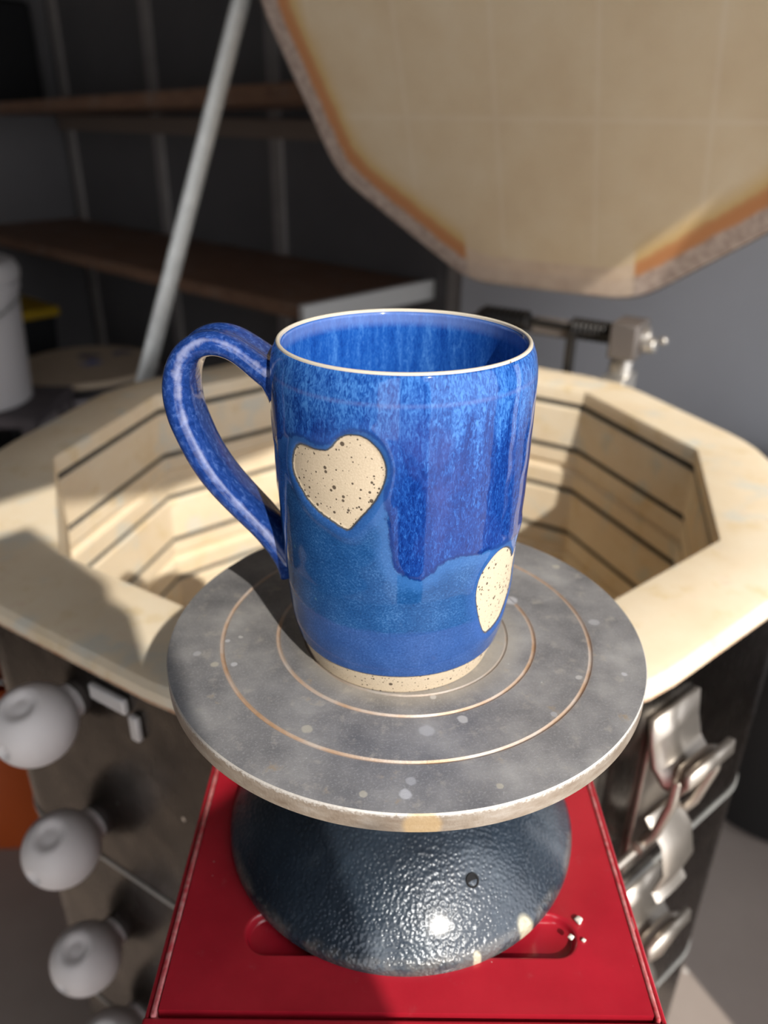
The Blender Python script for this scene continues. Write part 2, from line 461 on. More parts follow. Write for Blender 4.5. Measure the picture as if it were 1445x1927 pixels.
    isclay = m.step(hedge, .003, -.001)
    olive = m.math('MULTIPLY', m.step(hedge, -.003, .001), m.step(hedge, .010, .004))
    body = m.mix(m.math('MULTIPLY', olive, .8), body, (.07,.06,.03))
    col = m.mix(isclay, body, clay)
    rough = m.math('MULTIPLY_ADD', isclay, .8, .07)
    b1 = m.bump(m.math('MULTIPLY', m.noise(uv, 160, 2), isclay), .25, .0004)
    m.set(color=col, rough=rough, normal=b1)
    m.bsdf.inputs['IOR'].default_value = 1.5
    
    m.set(spec=m.math('MULTIPLY_ADD', isclay, -.2, .32))
    return m.mat

def handle_mat():
    m = NT('blue_glaze_strap')
    uv = m.attr('unrolled', True); rg = m.attr('ridge')
    f = m.noise(m.scale(uv, (.5, 1, 1)), 50, 5, .62, .6)
    base = m.ramp(f, [(.34, (.007,.027,.140)), (.52, (.014,.048,.215)), (.70, (.06,.12,.34))])
    e = m.math('ADD', rg, m.math('MULTIPLY', m.math('SUBTRACT', m.noise(uv, 12, 4), .5), 1.3))
    col = m.mix(m.math('MULTIPLY', m.step(e, .42, 1.1), .5), base, (.40,.43,.60))
    col = m.mix(m.specks(uv, 24, .03, .10, .2), col, (.2,.12,.07))
    m.set(color=col, rough=.08)
    return m.mat

build_mug()

# ------------------------------------------------------------------ banding wheel
def disc_mat():
    m = NT('oxidised_turntable_top'); c = m.scale(m.coords(), 10)         # decimetres
    xy = m.vmath('MULTIPLY', c, (1, 1, 0)).outputs[0]
    rad = m.vmath('LENGTH', xy).outputs['Value']
    n1 = m.noise(c, 3.2, 6, .6); n2 = m.noise(c, 110, 3, .7); n3 = m.noise(c, 14, 5, .65)
    col = m.ramp(n1, [(.30, (.13,.13,.138)), (.5, (.225,.221,.224)), (.70, (.35,.343,.335))])
    col = m.mix(m.math('MULTIPLY', m.step(n2, .50, .68), .35), col, (.42,.42,.43))
    col = m.mix(m.math('MULTIPLY', m.step(n3, .54, .70), .5), col, (.40,.375,.34))
    # rust blooms, chalky wash near the mug
    rust = m.math('MULTIPLY', m.step(m.noise(c, 7, 5, .7), .62, .72), .55)
    col = m.mix(rust, col, (.27,.19,.11))
    col = m.mix(m.math('MULTIPLY', m.step(rad, .53, .42), .45), col, (.37,.34,.29))
    gn = m.noise(c, 5, 4, .6)
    for gr, w, k in ((.777, .0110, .85), (.545, .0105, .85), (.430, .008, .30)):
        d = m.math('ABSOLUTE', m.math('SUBTRACT', rad, gr))
        halo = m.math('MULTIPLY', m.step(d, .022, .0), .35*k)
        col = m.mix(halo, col, (.33,.26,.20))
        gcol = m.ramp(gn, [(.36, (.52,.47,.43)), (.50, (.50,.37,.28)), (.64, (.44,.27,.15))])
        col = m.mix(m.math('MULTIPLY', m.step(d, w, w*.55), k), col, gcol)
    col = m.mix(m.math('MULTIPLY', m.specks(c, 17, .01, .07, .25), .7), col, (.55,.55,.54))
    spots = [(-.02,-.916,.031),(-.156,-.916,.022),(.064,-.619,.042),(.198,-.555,.030),(-.697,-.249,.022),(-.773,-.251,.026),(-.859,-.182,.024),(-.702,-.065,.014),(-.751,-.093,.016),(.751,.551,.028),(.829,.075,.036),(.678,-.304,.022),(.864,-.284,.016),(-.369,-.618,.03),(.542,-.523,.022),(.096,-.436,.018),(.483,.241,.05),(.294,-.879,.02),(.0,-.86,.03)]
    wv = m.vmath('SUBTRACT', m.noise(c, 22, 3, .5, 0, 'Color'), (.5, .5, .5)).outputs[0]
    wv = m.vmath('MULTIPLY', wv, (.02, .02, 0)).outputs[0]
    q = m.vmath('ADD', xy, wv).outputs[0]
    for i, (x, y, r) in enumerate(spots):
        d = m.vmath('DISTANCE', q, (x, y, 0)).outputs['Value']
        k = (.95, .75, .6, .8)[i % 4]
        col = m.mix(m.math('MULTIPLY', m.step(d, r*.8, r*.5), k), col, ((.47,.47,.49), (.46,.43,.36), (.44,.44,.46), (.5,.49,.48))[i % 4])
    m.set(color=col, rough=m.math('MULTIPLY_ADD', n1, .3, .36), metal=.25, normal=m.bump(n2, .25, .0006))
    return m.mat
def rim_metal():
    m = NT('worn_metal_edge'); c = m.scale(m.coords(), 10)
    n = m.noise(m.scale(c, (1, 1, 3)), 9, 5, .65); n2 = m.noise(c, 90, 3)
    col = m.ramp(n, [(.3, (.22,.165,.12)), (.55, (.33,.275,.22)), (.75, (.42,.37,.32))])
    zz = m.node('ShaderNodeSeparateXYZ'); m.link(c, zz.inputs[0])
    col = m.mix(m.math('MULTIPLY', m.step(m.math('ADD', zz.outputs[2], m.math('MULTIPLY', m.math('SUBTRACT', n2, .5), .05)), -.022, -.006), .8), col, (.66,.63,.59))
    d = m.vmath('DISTANCE', c, (.035, -1.0, -.05)).outputs['Value']
    col = m.mix(m.math('MULTIPLY', m.step(d, .075, .05), .7), col, (.55,.38,.19))
    return m.set(color=col, rough=.45, metal=.35, normal=m.bump(n2, .3, .0006))
def hammertone():
    m = NT('dark_hammertone_enamel'); c = m.scale(m.coords(), 10)
    v = m.voro(c, 68, 'SMOOTH_F1'); n = m.noise(c, 3.5, 5, .6); n2 = m.noise(c, 75, 3)
    col = m.ramp(n, [(.3, (.010,.016,.025)), (.55, (.020,.031,.046)), (.75, (.055,.072,.09))])
    col = m.mix(m.math('MULTIPLY', m.step(v, .30, .08), .35), col, (.075,.10,.125))
    sep = m.node('ShaderNodeSeparateXYZ'); m.link(c, sep.inputs[0])
    rad = m.vmath('LENGTH', m.vmath('MULTIPLY', c, (1, 1, 0)).outputs[0]).outputs['Value']
    edge = m.math('MULTIPLY', m.step(rad, .785, .815), m.step(m.noise(c, 5, 4, .7), .42, .62))
    col = m.mix(m.math('MULTIPLY', edge, .4), col, (.20,.175,.145))
    for (x, y, r) in ((.52, -.635, .05), (.30, -.765, .022)):
        d = m.vmath('DISTANCE', m.vmath('MULTIPLY', c, (1, 1, 0)).outputs[0], (x, y, 0)).outputs['Value']
        col = m.mix(m.math('MULTIPLY', m.step(d, r, r*.5), .9), col, (.5,.46,.33))
    h = m.math('ADD', v, m.math('MULTIPLY', n2, .25))
    return m.set(color=col, rough=.30, metal=.15, coat=.35, coatr=.15, normal=m.bump(h, .6, .0007))

BOXTOP = -1.1
CONE = [(.8236,BOXTOP),(.8236,-1.065),(.806,-1.045),(.785,-1.025),(.74,-.975),(.68,-.92),(.60,-.857),(.52,-.805),(.44,-.765),(.36,-.735),(.28,-.712),(.20,-.70),(.15,-.692),(.13,-.685)]
def build_wheel():
    w = thing('banding_wheel', 'round grey metal turntable on a dark speckled cone base, standing on the red box', 'turntable', (0, 0, BOXTOP))
    prof = [(.0001,-.088),(.985,-.088),(1.0,-.080),(1.0,-.008),(.996,-.001),(.990,0)]
    grooves = []
    for g, wd in ((.777,.009),(.545,.0085),(.430,.006)): grooves += [(g+wd,0),(g+wd*.3,-.007),(g-wd*.3,-.007),(g-wd,0)]
    prof += grooves + [(.0001, 0)]
    mats = [1]*4 + [0]*(len(prof)-5)
    mb = MB(); mb.lathe(prof, 240, mats=mats + [0])
    mark(mb.build('turntable_disc', [disc_mat(), rim_metal()], w, loc=(0, 0, 0), angle=25), 'flat grey metal disc with ring grooves')
    mb = MB(); mb.lathe([(.10,-.70),(.10,-.088)], 40); mb.lathe([(.20,-.14),(.20,-.088)], 40)
    mb.build('spindle', simple('spindle_steel', (.25,.25,.26), .35, .9), w, loc=(0, 0, 0))
    # smooth the cone profile
    P = np.array(CONE[3:]); t = np.arange(len(P)); te = np.linspace(0, len(P)-1, 60)
    Q = np.stack([np.interp(te, t, P[:, 0]), np.interp(te, t, P[:, 1])], 1)
    for _ in range(6): Q[1:-1] = (Q[:-2]+2*Q[1:-1]+Q[2:])/4
    mb = MB(); mb.lathe(CONE[:3] + [tuple(q) for q in Q] + [(.0001, -.685)], 160)
    base = mb.build('base', hammertone(), w, loc=(0, 0, 0), angle=50)
    mark(base, 'dark blue speckled cone base')
    # oil hole in the cone: a short dark socket ring let into the slope
    r = .622; ang = math.atan2(-.585, .306); zc = np.interp(r, Q[::-1, 0], Q[::-1, 1])
    nrm = Vector((math.cos(ang)*.70, math.sin(ang)*.70, .70)).normalized()
    c = Vector((r*math.cos(ang), r*math.sin(ang), zc))
    nrm = Vector((math.cos(ang)*.66, math.sin(ang)*.66, .75)).normalized()
    M = Matrix.Translation(c) @ nrm.to_track_quat('Z', 'Y').to_matrix().to_4x4()
    mb = MB(); mb.lathe([(.0001,-.02),(.020,-.02),(.022,.0045),(.0285,.0055),(.031,.0)], 32, M=M)
    mb.build('oil_hole', simple('hole_black', (.003,.003,.004), .9), base)
build_wheel()

# ------------------------------------------------------------------ red control box
def red_mat():
    m = NT('red_enamel'); c = m.scale(m.coords(), 10)
    n = m.noise(c, 4, 5, .6); n2 = m.noise(c, 70, 3)
    col = m.ramp(n, [(.3, (.32,.009,.020)), (.7, (.39,.014,.027))])
    dust = m.math('MULTIPLY', m.step(m.noise(c, 9, 6, .7), .60, .80), .30)
    col = m.mix(dust, col, (.46,.10,.11))
    col = m.mix(m.math('MULTIPLY', m.specks(c, 13, .02, .09, .3), .6), col, (.62,.42,.40))
    return m.set(color=col, rough=.26, coat=.4, coatr=.1, normal=m.bump(n2, .06, .0008))
def dusty_red():
    m = NT('dusty_red_edge'); c = m.scale(m.coords(), 10)
    n = m.noise(c, 22, 5, .7)
    col = m.ramp(n, [(.35, (.40,.02,.03)), (.7, (.52,.25,.24))])
    return m.set(color=col, rough=.5)
M_RED = red_mat(); M_REDE = dusty_red()
def stadium(x0, x1, yc, hh, n=14):
    P = []
    for i in range(n+1):
        a = -PI/2 + PI*i/n; P.append((x1-hh+hh*math.cos(a), yc+hh*math.sin(a)))
    for i in range(n+1):
        a = PI/2 + PI*i/n; P.append((x0+hh+hh*math.cos(a), yc+hh*math.sin(a)))
    return P
def build_box():
    cb = thing('control_box', 'red enamelled metal box with a sunken oval slot, under the dark turntable base', 'metal box', (0, -.1, BOXTOP-5.4))
    import bmesh
    # top panel with the pressed oval slot
    bm = bmesh.new()
    x0, x1, y0, y1 = -.945, .962, -.965, .74
    def ring(P, z): return [bm.verts.new((x*S, y*S, z*S)) for x, y in P]
    outer = ring([(x0,y0),(x1,y0),(x1,y1),(x0,y1)], BOXTOP)
    S0 = stadium(-.675, .745, -.638, .112)
    r0 = ring(S0, BOXTOP)
    e = []
    for L in (outer, r0):
        for i in range(len(L)): e.append(bm.edges.new((L[i], L[(i+1) % len(L)])))
    bmesh.ops.triangle_fill(bm, edges=e, use_beauty=True)
    prev = r0
    for ins, dz in ((.006,.001),(.013,-.002),(.018,-.008),(.022,-.022),(.026,-.034),(.034,-.040)):
        cur = ring(stadium(-.675+ins, .745-ins, -.638, .112-ins), BOXTOP+dz)
        for i in range(len(cur)):
            j = (i+1) % len(cur); bm.faces.new((prev[i], prev[j], cur[j], cur[i]))
        prev = cur
    bm.faces.new(prev)
    low = ring([(x0,y0),(x1,y0),(x1,y1),(x0,y1)], BOXTOP-.05)
    for i in range(4):
        j = (i+1) % 4; bm.faces.new((outer[j], outer[i], low[i], low[j]))
    bmesh.ops.recalc_face_normals(bm, faces=bm.faces)
    me = bpy.data.meshes.new('top_panel'); bm.to_mesh(me); bm.free()
    for p in me.polygons: p.use_smooth = True
    me.set_sharp_from_angle(angle=math.radians(40))
    me.materials.append(M_RED)
    o = bpy.data.objects.new('top_panel', me); COL.objects.link(o); o.parent = cb; o.matrix_parent_inverse = Matrix.Translation(-world_loc(cb))
    # dusty folded lips left and right of the panel
    for sx, xa, xb in ((-1, -.972, -.95), (1, .967, .985)):
        mb = MB(); mb.box(xa, xb, -.985 if sx > 0 else -.99, .74, BOXTOP-.3, BOXTOP+.004)
        mb.build('panel_lip', M_REDE, cb, bevel=.008)
    # housing: front cover wraps round below the panel
    zb = BOXTOP-5.4
    mb = MB()
    mb.box(-.995, -.976, -1.0, .76, zb, BOXTOP-.012); mb.box(.99, 1.008, -1.0, .76, zb, BOXTOP-.012)
    mb.box(-.995, 1.008, .742, .775, zb, BOXTOP-.012); mb.box(-.995, 1.008, -1.0, .76, zb, zb+.05)
    mb.build('housing', M_RED, cb, bevel=.008)
    mb = MB(); mb.box(-1.0, 1.013, -1.024, -.985, zb, BOXTOP-.006)
    mb.build('front_cover', M_RED, cb, bevel=.012)
    mb = MB(); mb.box(.9865, .9895, -.60, -.55, BOXTOP-.1, BOXTOP+.002); mb.build('cover_clip', M_REDE, cb)
build_box()
crumb_m = simple('dry_clay_crumb', (.72,.66,.58), .9, 0, .2, 600, .4)
for i, (x, y, r, lb) in enumerate(((.754,-.574,.017,'largest white clay crumb on the red box, above the right end of the slot'), (.706,-.650,.012,'white clay crumb on the right rim of the oval slot in the red box'), (.757,-.661,.009,'smallest white clay crumb on the red box, just right of the slot'))):
    mb = MB(); mb.sphere(r, 14, 9)
    mb.v = [(a*(1+.25*math.sin(9*b/r*.3+i)), b*(1+.2*math.cos(a/r*3)), c*.72) for a, b, c in mb.v]
    mb.v = [(a+x, b+y, c+BOXTOP+r*.70) for a, b, c in mb.v]
    mark(mb.build('clay_crumb', crumb_m, loc=(x, y, BOXTOP)), lb, 'clay crumb', 'dried clay crumbs on the red box')

# ------------------------------------------------------------------ kiln
KX, KY, KAP, KROT = -.1136, 4.387, 3.012, math.radians(1.708)
def side_angle(k): return math.radians(-160+36*k) + KROT
C18 = math.cos(PI/10)
NC = 5                                   # points per rounded corner
def deca(apo, z, rad=.012):
    P = []
    for k in range(10):
        c = side_angle(k)-PI/10; d = (apo-rad)/C18
        cx, cy = KX+d*math.cos(c), KY+d*math.sin(c)
        for i in range(NC):
            an = c - PI/10 + (PI/5)*i/(NC-1)
            P.append((cx+rad*math.cos(an), cy+rad*math.sin(an), z))
    return P
def deca_sweep(mb, prof, closed=False, mats=None, rad=.012):
    o = len(mb.v); k = len(prof); n = 10*NC
    for a, z in prof:
        r = rad(a) if callable(rad) else rad
        mb.v += deca(a, z, min(r, a*.5))
    for j in (range(k) if closed else range(k-1)):
        j2 = (j+1) % k
        for i in range(n):
            i2 = (i+1) % n
            mb.f.append((o+j*n+i, o+j*n+i2, o+j2*n+i2, o+j2*n+i)); mb.m.append(mats[j] if mats else 0)
def brick_mat():
    m = NT('soft_firebrick'); c = m.scale(m.coords(), 10)
    n = m.noise(c, 1.1, 5, .6); n2 = m.noise(c, 60, 4, .7); n3 = m.noise(c, 3, 5, .65)
    col = m.ramp(n, [(.3, (.74,.60,.42)), (.5, (.78,.655,.475)), (.72, (.80,.70,.54))])
    col = m.mix(m.math('MULTIPLY', m.step(n3, .52, .70), .6), col, (.68,.52,.28))
    col = m.mix(m.math('MULTIPLY', m.step(m.noise(c, 2.0, 4, .5), .54, .68), .6), col, (.60,.62,.57))
    col = m.mix(m.math('MULTIPLY', m.step(m.noise(c, 4.5, 5, .7), .60, .74), .45), col, (.70,.48,.37))
    return m.set(color=col, rough=.95, spec=.1, normal=m.bump(n2, .30, .0012))
def lower_edge_mat():
    m = NT('rusted_brick_edge'); c = m.scale(m.coords(), 10)
    n = m.noise(c, 8, 5, .7)
    return m.set(color=m.ramp(n, [(.35, (.62,.50,.36)), (.65, (.46,.25,.15))]), rough=.95, spec=.1)
def groove_mat():
    m = NT('element_groove'); c = m.scale(m.coords(), 10)
    return m.set(color=m.ramp(m.noise(c, 6, 4), [(.3, (.10,.095,.09)), (.7, (.20,.18,.15))]), rough=.9, spec=.1)
def steel_mat():
    m = NT('stainless_jacket'); c = m.scale(m.coords(), 10)
    n = m.noise(c, 2.2, 5, .6); n2 = m.noise(m.scale(c, (1, 1, .15)), 40, 3)
    col = m.ramp(n, [(.3, (.055,.048,.042)), (.5, (.09,.079,.069)), (.7, (.145,.128,.11))])
    col = m.mix(m.specks(c, 3.2, .03, .11, .35), col, (.95,.93,.90))  # bright specks painted in for glints on tiny glossy drips
    r = m.math('MULTIPLY_ADD', n2, .12, .20)
    return m.set(color=col, rough=r, metal=1.0, normal=m.bump(n, .12, .004))
M_BRICK = brick_mat(); M_BRICKE = lower_edge_mat(); M_GROOVE = groove_mat(); M_STEEL = steel_mat()
M_BRIGHT = simple('plated_latch_steel', (.40,.36,.315), .38, .9, .1, 60)
M_BLACK = simple('black_spring_steel', (.025,.023,.022), .4, .4)
M_GREYBAR = simple('galvanised_bar', (.42,.42,.40), .45, .6, .12, 60)

def build_kiln():
    k = thing('kiln', 'ten-sided cream firebrick kiln in a steel jacket with its lid propped open', 'kiln', (KX, KY, FLOOR))
    A1 = KAP+.72; AJ = KAP+.575
    bottom = -7.87
    # firebrick wall: flat rim, rounded outer corner, grooved inside
    prof = [(A1-.06, -1.16), (A1-.012, -1.15), (A1, -1.11), (A1-.01, -1.05), (A1-.05, -1.015), (A1-.12, -1.0), (KAP+.03, -1.0), (KAP+.008, -1.006), (KAP, -1.03)]
    mats = [1, 1] + [0]*(len(prof)-3)
    z = -1.19; grooves = []
    zc = [-1.21, -1.785, -2.345, -2.945, -3.52, -4.09, -4.66, -5.23, -5.80, -6.37, -6.94]
    for i, g in enumerate(zc):
        prof += [(KAP, g+.036), (KAP+.13, g+.030), (KAP+.13, g-.022), (KAP+.02, g-.040)]
        mats += [0, 2, 2, 2]
        if i % 2 == 1:     # lap between brick courses
            prof += [(KAP+.012, g-.20), (KAP+.055, g-.24), (KAP+.055, g-.29), (KAP, g-.33)]; mats += [0, 0, 0, 0]
        else:
            prof += [(KAP, g-.07)]; mats += [0]
    prof += [(KAP, bottom), (0.001, bottom)]; mats += [0, 0]
    mb = MB(); deca_sweep(mb, prof, mats=mats, rad=lambda a: 1.5 if a > KAP+.3 else .012)
    mb.build('firebrick_wall', [M_BRICK, M_BRICKE, M_GROOVE], k, smooth=True, angle=25, loc=(KX, KY, 0))
    for i, (za, zb_) in enumerate(((-1.13, -3.275), (-3.305, -5.565), (-5.595, -7.87))):
        mb = MB(); deca_sweep(mb, [(AJ-.05, za), (AJ, za), (AJ, zb_), (AJ-.05, zb_)], rad=.5)
        mb.build('steel_jacket', M_STEEL, k, smooth=False, loc=(KX, KY, 0))
    for zs_ in (-3.29, -5.58):
        mb = MB(); deca_sweep(mb, [(AJ-.03, zs_+.03), (AJ+.012, zs_+.02), (AJ+.012, zs_-.02), (AJ-.03, zs_-.03)], rad=.5)
        mb.build('seam_band', M_GREYBAR, k, smooth=False)
    mb = MB(); deca_sweep(mb, [(.001, bottom-.02), (AJ-.02, bottom-.02), (AJ-.02, -8.3), (.001, -8.3)])
    mb.build('floor_slab', M_STEEL, k, smooth=False)
    mb = MB()
    for q in range(5):
        a = 2*PI*q/5; x, y = KX+3.0*math.cos(a), KY+3.0*math.sin(a); mb.box(x-.15, x+.15, y-.15, y+.15, FLOOR, -8.3)
    deca_sweep(mb, [(2.9, -8.45), (3.2, -8.45), (3.2, -8.3), (2.9, -8.3)], closed=True)
    mb.build('stand', M_BLACK, k, smooth=False)
    # --- lid
    phi = math.radians(56) + KROT + math.radians(.399)
    o = Vector((math.cos(phi), math.sin(phi), 0)); a = Vector((-o.y, o.x, 0))
    TH = math.radians(71.25); apo = KAP+.72
    hinge = Vector((KX, KY, 0)) + o*(apo+.74) + Vector((0, 0, -.187)) + a*.17
    b = -o*math.cos(TH) + Vector((0, 0, math.sin(TH)))
    u = b.cross(a)                                            # away from the underside = up and back
    if u.dot(o) < 0: u = -u
    cen = hinge + b*apo
    ML = Matrix((( a.x, b.x, u.x, cen.x), (a.y, b.y, u.y, cen.y), (a.z, b.z, u.z, cen.z), (0, 0, 0, 1)))
    LC = 6
    def lidring(ap_, w, rad=None):
        rad = min(1.1, ap_*.4) if rad is None else rad
        P = []
        for q in range(10):
            c_ = math.radians(36*q+18); d_ = (ap_-rad)/C18
            for r_ in range(LC):
                an = c_ - PI/10 + (PI/5)*r_/(LC-1)
                P.append((d_*math.sin(c_)+rad*math.sin(an), -d_*math.cos(c_)-rad*math.cos(an), w))
        return P
    LN = 10*LC
    # underside is subdivided so the burn marks can follow the edge
    aps = [apo*.985] + [apo*.985-.02*i for i in range(1, 3)] + list(np.linspace(apo*.965-.03, apo-.9, 14)) + [apo-1.4, apo-2.2, .4, .001]
    me_v = []; dist = []
    for w, ap_ in [(.70, apo-.03), (.06, apo), (.02, apo-.012), (0, apo-.05)] + [(0, x) for x in aps[1:]]:
        me_v += lidring(ap_, w); dist += [apo-ap_]*LN
    nr = len(me_v)//LN; F = []
    for j in range(nr-1):
        for i in range(LN):
            i2 = (i+1) % LN; F.append((j*LN+i, j*LN+i2, (j+1)*LN+i2, (j+1)*LN+i))
    F.append(tuple(range(LN-1, -1, -1)))
    me = bpy.data.meshes.new('lid'); me.from_pydata([tuple(Vector(p)*S) for p in me_v], [], F)
    at = me.attributes.new('edge_distance', 'FLOAT', 'POINT'); at.data.foreach_set('value', np.array(dist, np.float32))
    me.materials.append(lid_mat()); me.update()
    lid = bpy.data.objects.new('lid', me); COL.objects.link(lid)
    Mm = ML.copy(); Mm.translation = cen*S
    lid.matrix_world = Mm; lid.parent = k; lid.matrix_parent_inverse = Matrix.Translation(-world_loc(k))
    mark(lid, 'raised kiln lid, tan brick underside with burnt orange edges')
    bm_ = MB(); P0 = lidring(apo+.03, .10); P1 = lidring(apo+.03, .66); P2 = lidring(apo-.02, .10); P3 = lidring(apo-.02, .66)
    v = P0+P1+P3+P2; f = []
    for q in range(4):
        for i in range(LN):
            i2 = (i+1) % LN; q2 = (q+1) % 4; f.append((q*LN+i, q*LN+i2, q2*LN+i2, q2*LN+i))
    bm_.add(v, f); band = bm_.build('lid_band', M_STEEL, None, smooth=False)
    band.parent = lid
    # --- spring hinge behind the rim
    def hp(off, aa, z): return Vector((KX, KY, 0)) + o*(KAP+off) + a*aa + Vector((0, 0, z))
    # frame for boxes along the hinge side: x = along side (towards viewer-right), y = outward, z up
    side = -a
    MH = Matrix(((side.x, o.x, 0, KX), (side.y, o.y, 0, KY), (0, 0, 1, 0), (0, 0, 0, 1)))
    hg = MB()
    off = KAP+1.12
    hg.tube([(-1.0, off, -.50), (1.45, off, -.57)], .055, 14, M=MH)
    hinge_o = hg.build('hinge_rod', M_BLACK, k)
    for x0, x1 in ((-.92, -.22), (.38, .98)):
        sp = MB(); pts = []
        n = 9; 
        for i in range(n*16+1):
            t = i/(n*16); an = 2*PI*n*t
            pts.append((x0+(x1-x0)*t, off+.115*math.cos(an), -.535+.115*math.sin(an)))
        sp.tube(pts, .032, 8, M=MH, up=(.37, .1, .92))
        sp.build('hinge_spring', M_BLACK, k)
    br = MB()
    br.box(1.0, 1.35, off-.45, off+.1, -.75, -.30, M=MH)
    M_HB = simple('hinge_bracket_steel', (.16,.14,.13), .5, .5)
    br.build('hinge_bracket', M_HB, k, bevel=.03)
    br = MB(); br.box(-.22, .38, off-.02, off+.10, -.70, -.46, M=MH); br.build('hinge_plate', M_HB, k, bevel=.03)
    br = MB()
    br.box(.98, 1.30, AJ+.0, off+.02, -2.2, -.98, M=MH)
    br.tube([(1.14, AJ+.30, -1.4), (1.14, AJ+.32, -.85), (1.18, off-.1, -.55), (1.42, off-.05, -.47)], (.15, .10), 14, M=MH)
    br.tube([(1.36, off-.16, -.58), (1.52, off-.16, -.58)], .10, 16, M=MH)
    br.tube([(1.55, off-.12, -.52), (1.64, off-.12, -.50)], .05, 12, M=MH)
    br.build('hinge_arm', simple('hinge_arm_steel', (.60,.57,.53), .38, .85, .1, 50), k, bevel=.02)
    br = MB(); br.box(.40, .50, AJ+.25, AJ+.40, -1.6, -.55, M=MH); br.build('hinge_strut', M_BLACK, k)
    br = MB(); br.box(-.98, -.86, AJ, off, -1.8, -.48, M=MH); br.build('hinge_strut', M_BLACK, k)
    # --- lid support bar at the left
    br = MB(); p0 = Vector((-3.63, 7.95, -1.75)); p1 = Vector((-2.03, 9.42, 3.35))
    d = p1-p0; 
    br.tube([p0, p0+d*.5, p1, p1+d*.03], (.125, .035), 10, up=(.55, -.8, .1))
    br.build('lid_support_bar', M_GREYBAR, k, smooth=True)
    br = MB(); br.tube([p0+Vector((.9, -.9, -.25)), p0+Vector((-.1, .1, .05))], .06, 10); br.build('support_bracket', M_GREYBAR, k)
    # --- draw latches on the right front side
    n3 = Vector((math.cos(side_angle(3)), math.sin(side_angle(3)), 0)); t3 = Vector((-n3.y, n3.x, 0))
    c3 = Vector((KX, KY, 0)) + n3*AJ
    M3 = Matrix(((t3.x, n3.x, 0, c3.x), (t3.y, n3.y, 0, c3.y), (0, 0, 1, 0), (0, 0, 0, 1)))
    for zc_, dt in ((-2.02, -.42), (-3.80, -.36)):
        def L(t, w, z): return (t+dt, w, z+zc_)
        mb = MB(); mb.box(dt-.24, dt+.24, 0, .035, zc_-.98, zc_+.45, M=M3)
        lt = mb.build('draw_latch', M_BRIGHT, k, bevel=.01)
        mb = MB()       # hooked keeper: broad plate curling outward over the bail
        pr_ = [(.02, .50), (.05, .30), (.10, .14), (.19, .05), (.29, .06), (.34, .16), (.33, .26)]
        mb.add([tuple(L(s_*.27, w, z)) for w, z in pr_ for s_ in (-1, 1)], [(2*i, 2*i+1, 2*i+3, 2*i+2) for i in range(len(pr_)-1)], M=M3)
        o_ = mb.build('keeper', M_BRIGHT, lt, angle=80)
        sm = o_.modifiers.new('solid', 'SOLIDIFY'); sm.thickness = .005; sm.offset = 0
        mb = MB()       # one bent wire: up one side, over the hook, down the other
        loop = [(-.20, .10, -.62), (-.25, .20, -.40), (-.27, .27, -.05), (-.25, .27, .13), (-.15, .25, .17), (0, .25, .175), (.15, .25, .17), (.25, .27, .13), (.27, .27, -.05), (.25, .20, -.40), (.20, .10, -.62)]
        mb.tube([L(*p) for p in loop], .036, 12, M=M3, up=(.1, .9, .3))
        mb.build('wire_bail', M_BRIGHT, lt)
        mb = MB()       # over-centre lever
        mb.tube([L(0, .08, -.40), L(0, .24, -.55), L(0, .30, -.78), L(0, .25, -1.0), L(0, .30, -1.06)], (.19, .03), 16, M=M3, up=(0, 1, .2))
        mb.build('lever', M_BRIGHT, lt)
        mb = MB(); mb.tube([L(-.28, .11, -.60), L(.28, .11, -.60)], .042, 12, M=M3); mb.build('pivot_pin', M_BRIGHT, lt)
    # steel strap and end bracket low on the right
    mb = MB(); mb.tube([(-1.05+.02, .06, -2.75), (-.62, .09, -2.68)], .03, 10, M=M3); mb.build('jacket_clamp_screw', M_BRIGHT, k)
    # pale clip under the rim at the left
    n1 = Vector((math.cos(side_angle(1)), math.sin(side_angle(1)), 0)); t1 = Vector((-n1.y, n1.x, 0)); c1 = Vector((KX, KY, 0)) + n1*AJ
    M1 = Matrix(((t1.x, n1.x, 0, c1.x), (t1.y, n1.y, 0, c1.y), (0, 0, 1, 0), (0, 0, 0, 1)))
    mb = MB(); mb.box(.02, .36, 0, .05, -1.50, -1.38, M=M1); mb.box(.38, .46, 0, .05, -1.68, -1.48, M=M1)
    mb.build('jacket_clip', simple('clip_aluminium', (.7,.68,.66), .5, .3), k, bevel=.015)
    return M1, n1, t1

